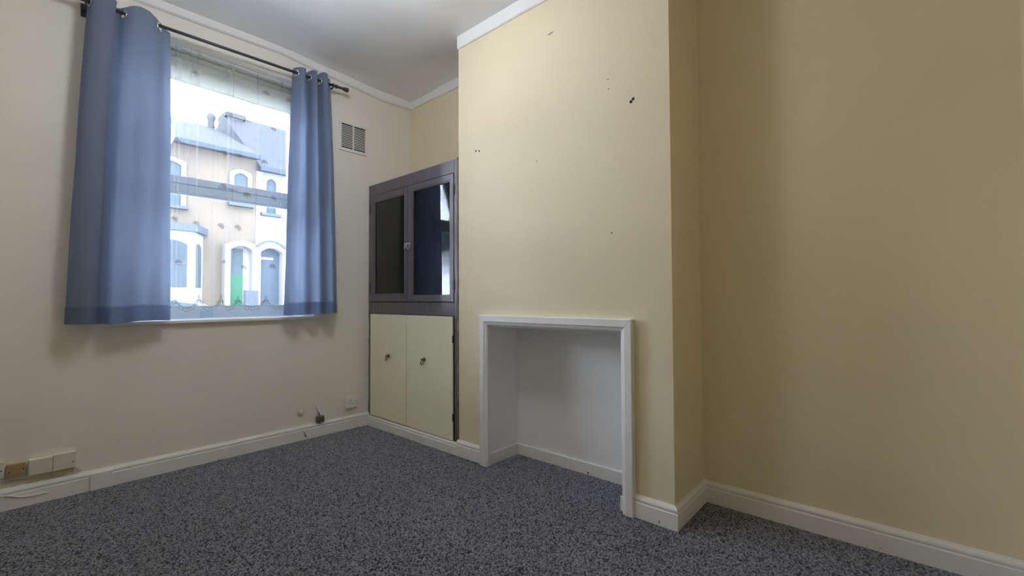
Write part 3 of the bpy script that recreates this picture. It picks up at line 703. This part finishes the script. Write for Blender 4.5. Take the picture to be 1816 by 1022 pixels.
# ================================================================== the street outside
YF = 14.0; GZ = -.55
tag(B(-60, 60, .9, 70, GZ-.2, GZ).build('ground', 'asphalt'), 'grey asphalt street in front of the houses', 'street', 'structure')
tag(B(-60, 60, .30, 2.6, GZ, GZ+.12).build('pavement', 'paving'), 'concrete pavement right outside the window', 'pavement', 'structure')
tag(B(-60, 60, 11.4, YF+6, GZ, GZ+.14).build('pavement', 'paving'), 'concrete pavement in front of the terraced houses', 'pavement', 'structure')
def Fp(px, py, y=YF): return at(px, py, 1, y)
def arch(x0, x1, z0, z1, rise, n=8):
    xm = (x0+x1)/2; return [(x0, z0), (x1, z0)] + [(x1+(x0-x1)*i/n, z1-rise*(2*i/n-1)**2) for i in range(n+1)]
def arch_ring(m, x0, x1, z0, z1, rise, wd, ya, yb):
    a = arch(x0-wd, x1+wd, z0, z1+wd, rise*1.1)[1:] + [(x0-wd, z0)]; b = arch(x0, x1, z0, z1, rise)[1:] + [(x0, z0)]; n = len(a); k = len(m.v)
    m.v += [(p[0], ya, p[1]) for p in a] + [(p[0], ya, p[1]) for p in b] + [(p[0], yb, p[1]) for p in a] + [(p[0], yb, p[1]) for p in b]
    for i in range(n-1):
        m.f += [(k+i, k+i+1, k+n+i+1, k+n+i), (k+2*n+i, k+2*n+i+1, k+i+1, k+i), (k+n+i, k+n+i+1, k+3*n+i+1, k+3*n+i)]
    return m
def sash(par, x0, x1, z0, z1, rise=.12, frame='ext_white'):
    wdo = arch_ring(MB(), x0, x1, z0, z1, rise, .12, YF-.10, YF).build('house_window', frame, par)
    MB().prism(arch(x0, x1, z0, z1, rise), 1, YF-.03, YF-.005).build('pane', 'ext_glass', wdo)
    B(x0, x1, YF-.06, YF-.03, (z0+z1)/2-.025, (z0+z1)/2+.025).build('meeting_rail', frame, wdo)
    B(x0-.18, x1+.18, YF-.2, YF, z0-.1, z0).build('stone_sill', 'lead', wdo)
XS = Fp(453.5, 400).x
ez = (Fp(298, 254.5).z+Fp(444, 279).z)/2; ez2 = (Fp(455, 304.8).z+Fp(519.6, 313.7).z)/2
RY = YF+4.0
rz = at(348, 219, 1, RY).z; rz2 = at(521, 235, 1, RY).z
HX0, HX1 = -5.2, 9.5
def roof(par, x0, x1, ze, zr):
    MB().prism([(YF-.35, ze), (YF-.35, ze+.10), (RY, zr), (RY+4.2, ze), (RY+4.2, ze-.1)], 0, x0, x1).build('roof', 'slate', par)
    B(x0, x1, YF-.45, YF-.33, ze-.06, ze+.08).build('gutter', 'gutter', par)
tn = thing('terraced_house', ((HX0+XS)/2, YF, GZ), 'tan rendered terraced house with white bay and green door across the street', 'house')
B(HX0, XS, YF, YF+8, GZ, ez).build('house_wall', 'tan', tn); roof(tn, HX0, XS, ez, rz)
w0 = Fp(321, 288); w1 = Fp(320, 366); sash(tn, w0.x-.85, w0.x, w1.z, w0.z)
w0 = Fp(414, 306); w1 = Fp(438, 364); sash(tn, w0.x, w1.x, w1.z, w0.z)
sash(tn, -3.6, -2.7, w1.z, w0.z)
# bay
bx = Fp(371, 460, YF-.7).x; bz1 = Fp(345, 412, YF-.7).z; by = YF-.75
bay = MB().prism([(bx-2.9, YF), (bx-2.45, by), (bx-.42, by), (bx, YF)], 2, GZ, bz1).build('bay_window', 'ext_white', tn)
MB().prism([(bx-3.05, YF), (bx-2.55, by-.12), (bx-.34, by-.12), (bx+.14, YF)], 2, bz1, bz1+.22).build('bay_roof', 'lead', bay)
q0 = Fp(301, 424, by); q1 = Fp(331, 510, by)
for xa, xb in ((q0.x-.45, q1.x), (q0.x-1.35, q0.x-.72)):
    MB().prism(arch(xa, xb, q1.z, q0.z, .12), 1, by-.012, by).build('bay_pane', 'ext_glass', bay)
    B(xa, xb, by-.03, by-.012, (q1.z+q0.z)/2-.03, (q1.z+q0.z)/2+.03).build('bay_rail', 'lead', bay)
# angled side light of the bay
pa = Vector((bx-.42, by)); pb = Vector((bx, YF)); dv = (pb-pa); nv = Vector((dv.y, -dv.x)).normalized()*.012
A = pa+dv*.22; Bv = pa+dv*.78
MB().add([(A.x+nv.x, A.y+nv.y, q1.z), (Bv.x+nv.x, Bv.y+nv.y, q1.z), (Bv.x+nv.x, Bv.y+nv.y, q0.z-.15), ((A.x+Bv.x)/2+nv.x, (A.y+Bv.y)/2+nv.y, q0.z-.04), (A.x+nv.x, A.y+nv.y, q0.z-.1),
          (A.x, A.y, q1.z), (Bv.x, Bv.y, q1.z), (Bv.x, Bv.y, q0.z-.15), ((A.x+Bv.x)/2, (A.y+Bv.y)/2, q0.z-.04), (A.x, A.y, q0.z-.1)],
         [(0, 1, 2, 3, 4), (0, 5, 6, 1), (1, 6, 7, 2), (2, 7, 8, 3), (3, 8, 9, 4), (4, 9, 5, 0)]).build('bay_pane', 'ext_glass', bay)
def doorway(par, pxa, pxb, pyt, rise, wd, dm, dsplit):
    a = Fp(pxa, pyt, YF-.1); b = Fp(pxb, pyt, YF-.1); zt = (a.z+b.z)/2
    sur = arch_ring(MB(), a.x, b.x, GZ+.1, zt, rise, wd, YF-.35, YF).build('door_surround', 'ext_white', par)
    MB().prism(arch(a.x, b.x, GZ+.1, zt, rise), 1, YF-.03, YF).build('door_recess', 'ext_white' if dsplit else 'bluegrey', sur)
    wdt = (b.x-a.x)*.68
    if dsplit:
        B(a.x, a.x+wdt, YF-.07, YF-.03, GZ+.25, dsplit).build('front_door', dm, sur); B(a.x, a.x+wdt, YF-.06, YF-.03, dsplit, zt-.08).build('door_glazing', 'ext_glass', sur)
    else:
        d = B(a.x, a.x+wdt, YF-.07, YF-.03, GZ+.25, Fp(470, 459).z).build('front_door', dm, sur)
        B(a.x, a.x+wdt, YF-.09, YF-.03, Fp(470, 461).z, Fp(470, 457).z).build('door_transom', 'ext_white', sur)
        for zc in (1.0, 1.7): B(a.x+.1, a.x+wdt-.1, YF-.085, YF-.07, zc-.25, zc+.25).build('door_panel', 'bluegrey', d)
    return sur
doorway(tn, 405, 444, 437, .14, .16, 'green', Fp(420, 487).z)
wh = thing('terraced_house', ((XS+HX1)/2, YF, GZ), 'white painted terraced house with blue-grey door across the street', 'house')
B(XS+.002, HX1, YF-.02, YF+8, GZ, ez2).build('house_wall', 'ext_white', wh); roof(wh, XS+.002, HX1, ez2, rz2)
w0 = Fp(471, 317); w1 = Fp(488, 381); sash(wh, w0.x, w1.x, w1.z, w0.z)
sash(wh, w0.x+2.6, w1.x+2.6, w1.z, w0.z); sash(wh, w0.x+2.3, w1.x+3.0, 1.0, 2.75)
doorway(wh, 458, 497, 441, .16, .10, 'bluegrey', None)
a = Fp(457, 436, YF-.36); b = Fp(505, 436, YF-.36)
arch_ring(MB(), a.x, b.x, a.z-.05, a.z+.16, .22, .07, YF-.42, YF-.34).build('hood_mould', 'lead', wh)
# chimneys
def chimney(px0, px1, pt, par_label, pots, name='chimney_stack'):
    c0 = at(px0, pt, 1, RY); c1 = at(px1, pt, 1, RY); zt = (c0.z+c1.z)/2
    return c0.x, c1.x, zt
c0, c1, zt = chimney(386, 425, 206, '', 3)
c0 = max(c0, XS+.09)
st = B(c0, c1, RY-.45, RY+.45, ez, zt-.18).build('chimney_stack', 'brick', wh)
B(c0-.08, c1+.08, RY-.53, RY+.53, zt-.18, zt).build('chimney_cap', 'brick', st)
c = at(374.5, 213, 1, RY); zt2 = at(374.5, 202, 1, RY).z
MB().lathe((c.x, RY, rz-.3), (0, 0, 1), [(.16, 0), (.13, .4), (.12, zt2-rz), (.16, zt2-rz+.1), (.16, zt2-rz+.2), (.1, zt2-rz+.3)], 12).build('chimney_pot', 'brick', tn, True)
# low front wall between the doors
a = Fp(434, 515, 12.6); b = Fp(457, 515, 12.6)
tag(B(a.x, b.x, 12.5, 12.72, GZ, a.z).build('garden_wall', 'lead'), 'low grey wall in front of the two house doors', 'wall')
# parked car
car = thing('parked_car', (.9, 9.4, GZ), 'pale silver car parked in front of the bay window', 'car')
cy0, cy1 = 8.6, 10.3
def cz_(v): return GZ+v
prof = [(-1.5, .28), (2.75, .28), (2.82, .55), (2.75, .80), (2.45, .93), (1.65, 1.05), (.95, 1.50), (.3, 1.60), (-.6, 1.58), (-1.2, 1.42), (-1.5, 1.0), (-1.58, .6)]
MB().prism([(x, cz_(z)) for x, z in prof], 1, cy0, cy1).build('car_body', 'car', car, bevel=.05)
for pl in ([(1.35, 1.06), (.92, 1.42), (.32, 1.50), (.32, 1.05)], [(.22, 1.05), (.22, 1.50), (-.55, 1.48), (-1.05, 1.32), (-1.2, 1.05)]):
    MB().prism([(x, cz_(z)) for x, z in pl], 1, cy0-.012, cy0+.01).build('car_window', 'ext_glass', car)
for x in (-.85, 2.0):
    MB().lathe((x, cy0-.03, cz_(.31)), (0, 1, 0), [(.2, 0), (.30, .02), (.31, .1), (.31, .2)], 20).build('wheel', 'tyre', car)
